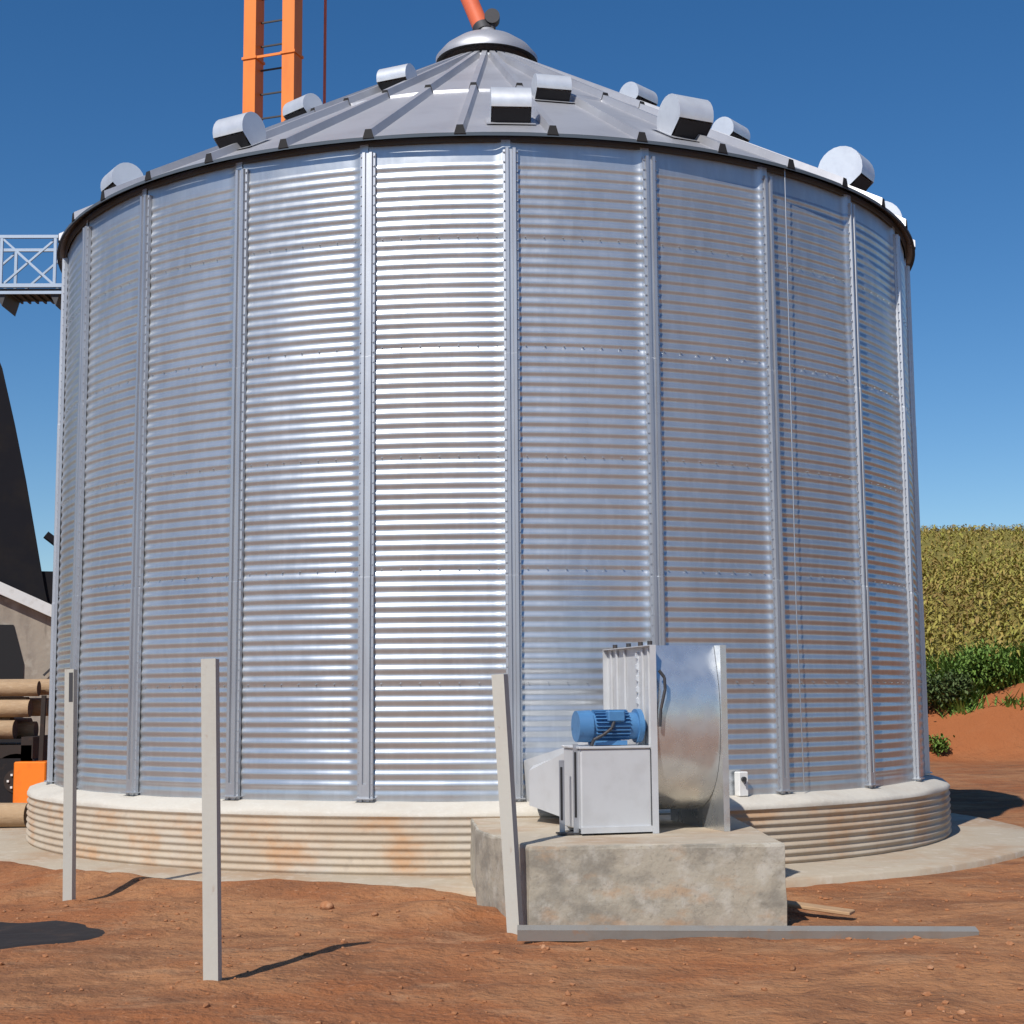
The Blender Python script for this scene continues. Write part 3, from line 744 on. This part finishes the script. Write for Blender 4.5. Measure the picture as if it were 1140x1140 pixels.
# ------------------------------------------------------------------ catwalk truss at the left
cw = empty('catwalk', (-8.6, 3.0, 7.62)); tag(cw, 'galvanised lattice catwalk reaching the silo eave from the left', 'catwalk')
x0, x1, hh = -5.0, 2.75, .84
for yy in (0, .75):
    m = MB()
    m.bar((x0, yy, hh), (x1, yy, hh), .05); m.bar((x0, yy, .03), (x1, yy, .03), .06)
    k = 0; x = 1.63
    xx = []
    while x > x0: xx.append(x); x -= .86
    for x in [1.63 + .86] + xx: m.bar((x, yy, 0), (x, yy, hh), .045)
    for a, b in zip(xx[:-1], xx[1:]): m.bar((a, yy, .04), (b, yy, hh - .02), .032); m.bar((a, yy + .034, hh - .02), (b, yy + .034, .04), .032)
    m.build('side_truss', 'catwalk_steel', cw)
m = MB(); m.box(((x0 + x1) / 2, .375, -.025), (x1 - x0, .72, .03))
for k in range(60): m.box((x0 + .1 + k * .129, .375, -.06), (.03, .72, .04))
m.build('walk_deck', 'dark_steel', cw)
MB().box(((x0 + x1) / 2, -.03, -.09), (x1 - x0, .02, .05)).build('edge_strip', 'catwalk_steel', cw)
for x in (1.63, .77, -.95, -2.67):
    MB().add([(x - .09, 0, -.06), (x + .1, 0, -.06), (x + .03, 0, -.30), (x - .09, .7, -.06), (x + .1, .7, -.06), (x + .03, .7, -.30)], [[0, 1, 2], [5, 4, 3], [0, 2, 5, 3], [1, 4, 5, 2], [0, 3, 4, 1]]).build('bracket', 'dark_steel', cw)
MB().bar((x0 + .2, .375, -8.4), (x0 + .2, .375, -.04), .22).build('support_post', 'catwalk_steel', cw)

# ------------------------------------------------------------------ shed at the far left
sh = empty('farm_shed', (-10.6, 16, G), rad(19)); tag(sh, 'dark roofed farm shed with a white bargeboard and a stained wall at the left edge', 'shed')
L = lambda x, z: (x + 10.6, z - G)
arch = [L(-10.6, 3.0), L(-10.76, 3.66), L(-10.98, 4.82), L(-11.26, 6.26), L(-11.55, 7.58), L(-11.88, 8.93), L(-12.4, 10.2), L(-13.3, 11.3), L(-14.6, 12.0), L(-15.9, 11.3), L(-16.9, 10.2), L(-17.6, 8.9), L(-18.2, 6.2), L(-18.7, 3.0)]
MB().prism(arch, -.6, 14).build('arched_roof', 'shed_dark', sh)
m = MB(); m.bar((L(-10.78, 4.95)[0], -.75, L(0, 4.95)[1]), (L(-9.2, 3.75)[0], -.75, L(0, 3.75)[1]), .3, .16)
m.build('roof_brace', 'shed_dark', sh)
MB().prism([L(-19, 3.0), L(-19, 4.1), L(-9.0, 4.1), L(-9.0, 3.0)][::1], -.5, 10).build('lean_to_roof', 'shed_dark', sh)
wl_ = [L(-16, G), L(-8.9, G), L(-8.9, 2.3), L(-10.2, 2.78), L(-11.5, 3.38), L(-12.5, 3.7), L(-16, 3.7)]
MB().prism(wl_, -.9, 8).build('gable_wall', 'shed_wall', sh)
m = MB(); m.bar((L(-13.2, 0)[0], -1.02, 4.28 + .78), (L(-8.6, 0)[0], -1.02, 2.22 + .78), .2, .26); m.build('bargeboard', 'white_paint', sh)
MB().prism([L(-14.2, G), L(-11.2, G), L(-11.2, 1.9), L(-11.45, 2.8), L(-14.2, 2.8)], -.93, -.5).build('door_opening', 'dark_gap', sh)
m = MB(); m.bar((-.15, -1.0, 2.4), (.55, -1.0, 3.1), .05); m.build('wall_bracket', 'dark_steel', sh)

# trailer with logs, orange box, log on the apron
tr = empty('log_trailer', (-8.6, 6.3, G)); tag(tr, 'dark steel trailer loaded with pale logs beside the shed', 'trailer')
m = MB(); m.box((-1.2, 0, .95), (4.0, 1.9, .22)); m.box((.72, -.2, .75), (.2, 1.5, .9)); m.box((-1.2, -.4, .62), (3.6, .2, .5))
m.build('frame', 'truck_dark', tr)
for x in (.98, -.9, -2.7):
    MB().bar((x, -1.0, .8), (x + .02, -1.0, 1.9), .07).build('stake', 'truck_dark', tr)
for x in (.55, -.55, -2.0):
    w = MB().tube((x, -.95, .46), (x, -.65, .46), .46, n=28).build('tyre', 'rubber_black', tr)
    mm = MB().tube((x, -.97, .46), (x, -.93, .46), .20, n=20)
    mm.build('rim', 'truck_dark', w)
    mm = MB()
    for k in range(6): mm.box((x + .12 * math.cos(k * PI / 3), -.985, .46 + .12 * math.sin(k * PI / 3)), (.035, .03, .035))
    mm.build('wheel_nut', 'white_paint', w)
logs = [(.45, -.75, 1.32, .17), (.30, -.45, 1.36, .20), (.62, -.1, 1.30, .16), (.40, .3, 1.34, .18), (.66, -.62, 1.68, .16), (.52, -.28, 1.72, .17), (.80, .06, 1.70, .17), (.75, -.45, 2.02, .14), (.92, -.12, 2.05, .15), (.10, -1.02, 1.12, .15), (-.02, -1.08, 1.42, .14)]
lbls = ['bottom front', 'lowest thick', 'lower middle', 'lower rear', 'second layer front', 'second layer middle', 'second layer rear', 'topmost front', 'topmost rear', 'outermost low', 'outermost high']
for k, (xe, yy, zz, r) in enumerate(logs):
    o = empty('wood_log', (-8.6, 6.3, G)); tag(o, 'pale round log on the trailer, ' + lbls[k] + ' one of the pile', 'log', 'pale logs on the trailer')
    MB().tube((-3.2, yy, zz), (xe, yy, zz), r, r * .95, n=18, mcap=1).build('trunk', ['log_wood', 'log_end'], o)
ob = empty('orange_box', (-7.72, 5.4, G)); ob.rotation_euler = (0, 0, rad(-6)); tag(ob, 'bright orange steel box at the left foot of the silo', 'box')
MB().box((0, 0, .42), (.56, .6, .74), bev=.02).build('box_body', 'orange_box_paint', ob)
MB().box((0, 0, .03), (.5, .5, .05)).build('skid', 'dark_steel', ob)
lg = empty('ground_log', (-6.35, .35, -.53), rad(-4)); tag(lg, 'short thick log lying on the concrete ring left of the silo', 'log')
MB().tube((-2.2, 0, 0), (0, 0, 0), .17, .165, n=22, mcap=1).build('trunk', ['log_wood', 'log_end'], lg)

# ------------------------------------------------------------------ vegetation on the right bank
def blades(specs, name, mats, kind=None, label=None, cat=None):
    """specs: list of (base, direction, length, width, droop, mat index): each a bent leaf of 3 segments"""
    vs = []; fs = []; mi = []
    for (b, d, L_, w, dr, k) in specs:
        b = np.array(b); d = np.array(d); d = d / np.linalg.norm(d)
        sd = np.cross(d, (0, 0, 1)); nl = np.linalg.norm(sd)
        sd = sd / nl if nl > .05 else np.array((1.0, 0, 0))
        n0 = len(vs)
        for q, ww in ((0, .5), (.4, 1), (.75, .8), (1, .05)):
            p = b + d * L_ * q - np.array((0, 0, 1)) * dr * L_ * q * q
            vs.append(tuple(p - sd * w * ww / 2)); vs.append(tuple(p + sd * w * ww / 2))
        for q in range(3): fs.append((n0 + 2 * q, n0 + 2 * q + 1, n0 + 2 * q + 3, n0 + 2 * q + 2)); mi.append(k)
    me = bpy.data.meshes.new(name); me.from_pydata(vs, [], fs)
    for q in mats: me.materials.append(MATS[q])
    me.polygons.foreach_set('material_index', mi); me.update()
    return link(bpy.data.objects.new(name, me))
sp_ = []
def corn(x, y, big):
    z = float(height(x, y)); h = random.uniform(.55, .95)
    dry = random.random() < .45 + .9 * float(vnoise(x, y, 6))
    if big > .5 and float(vnoise(x * 1.0, y * .5, 3.1)) < -.34: return
    sp_.append(((x, y, z), (random.uniform(-.08, .08), random.uniform(-.08, .08), 1), h, .035, 0, 1 if dry else 0))
    for k in range(8 if big < .5 else 5):
        a = random.uniform(0, 6.28); t = random.uniform(.25, .95)
        sp_.append(((x, y, z + h * t), (math.cos(a), math.sin(a), random.uniform(.5, 1.3)), random.uniform(.22, .45) * (1 + big * .25), random.uniform(.06, .11) * (1 + big * .6), random.uniform(.6, 1.2), 1 if random.random() < (.7 if dry else .25) else 0))
y = 24.6; 
while y < 52:
    x = 11.2
    while x < 15 + (y - 20) * .5 + 3:
        corn(x + random.uniform(-.15, .15), y + random.uniform(-.2, .2), .3); x += .34
    y += .75
while y < 150:
    x = 12 + (y - 52) * .25
    while x < 20 + (y - 20) * .42:
        corn(x + random.uniform(-.4, .4), y + random.uniform(-.5, .5), .51); x += .6
    y += 1.0
tag(blades(sp_, 'crop_plants', ['corn_leaf', 'corn_leaf_dry']), 'yellowing crop plants covering the slope above the red bank', 'crop', kind='stuff')
sp2 = []
for k in range(15000):
    x = random.uniform(12.9, 20.5); t = random.random()
    lo = 22.5 + max(0, 15.5 - x) * .22 + .4 * float(vnoise(x, 1, .9))
    y = lo + 4.2 * t
    if vnoise(x, y, 1.1) < -.33 + .1: continue
    if x < 13.6 and random.random() > (x - 12.7): continue
    z = float(height(x, y)); a = random.uniform(0, 6.28); hgt = random.uniform(.3, .75) * (1.0 + .9 * sstep(23, 24.5, y)) * (1 + .6 * float(vnoise(x, y, .8)))
    sp2.append(((x, y, z - .02), (math.cos(a) * .6, math.sin(a) * .6, 1), max(.12, float(hgt)), random.uniform(.035, .07), random.uniform(.1, .5), 0))
tag(blades(sp2, 'bank_grass', ['grass_leaf']), 'bright green grass growing over the top of the red bank', 'grass', kind='stuff')
def shrub(x, y, w, h, nleaf, m, label, name='shrub'):
    z = float(height(x, y)); e = empty(name, (x, y, z)); tag(e, label, 'shrub')
    st = MB(); cl = []
    for k in range(9):
        a = random.uniform(0, 6.28); rr = random.uniform(.2, .9) * w / 2; p = Vector((rr * math.cos(a), rr * math.sin(a) * .8, h * random.uniform(.4, .95))); cl.append(p)
        mid = p * .5 + Vector((random.uniform(-.05, .05), random.uniform(-.05, .05), .05)); st.tube((0, 0, 0), mid, .018, .012, 6); st.tube(mid, p, .012, .005, 6)
    st.build('stem', 'shrub_wood', e)
    sp3 = []
    for k in range(nleaf):
        c = random.choice(cl); q = np.array(c) + rng.normal(0, .16 * w, 3) * np.array((1, 1, .8)); q[2] = max(.03, q[2])
        d = rng.normal(0, 1, 3); d[2] += .4
        sp3.append((tuple(q), tuple(d), random.uniform(.08, .16), random.uniform(.04, .07), .3, 0))
    f = blades(sp3, 'foliage', [m]); f.parent = e
shrub(12.35, 23.4, 1.3, 1.2, 1500, 'shrub_leaf', 'dark brownish shrub on the bank right beside the silo edge')
shrub(13.3, 23.2, 1.1, .9, 1300, 'shrub_leaf', 'darker green shrub at the left end of the bank grass')
shrub(14.4, 23.7, 1.5, 1.1, 2000, 'grass_leaf', 'rounded bright green bush in the middle of the bank grass')
shrub(12.55, 21.9, .6, .45, 500, 'grass_leaf', 'small green weed tuft low on the face of the red bank', 'weed_tuft')
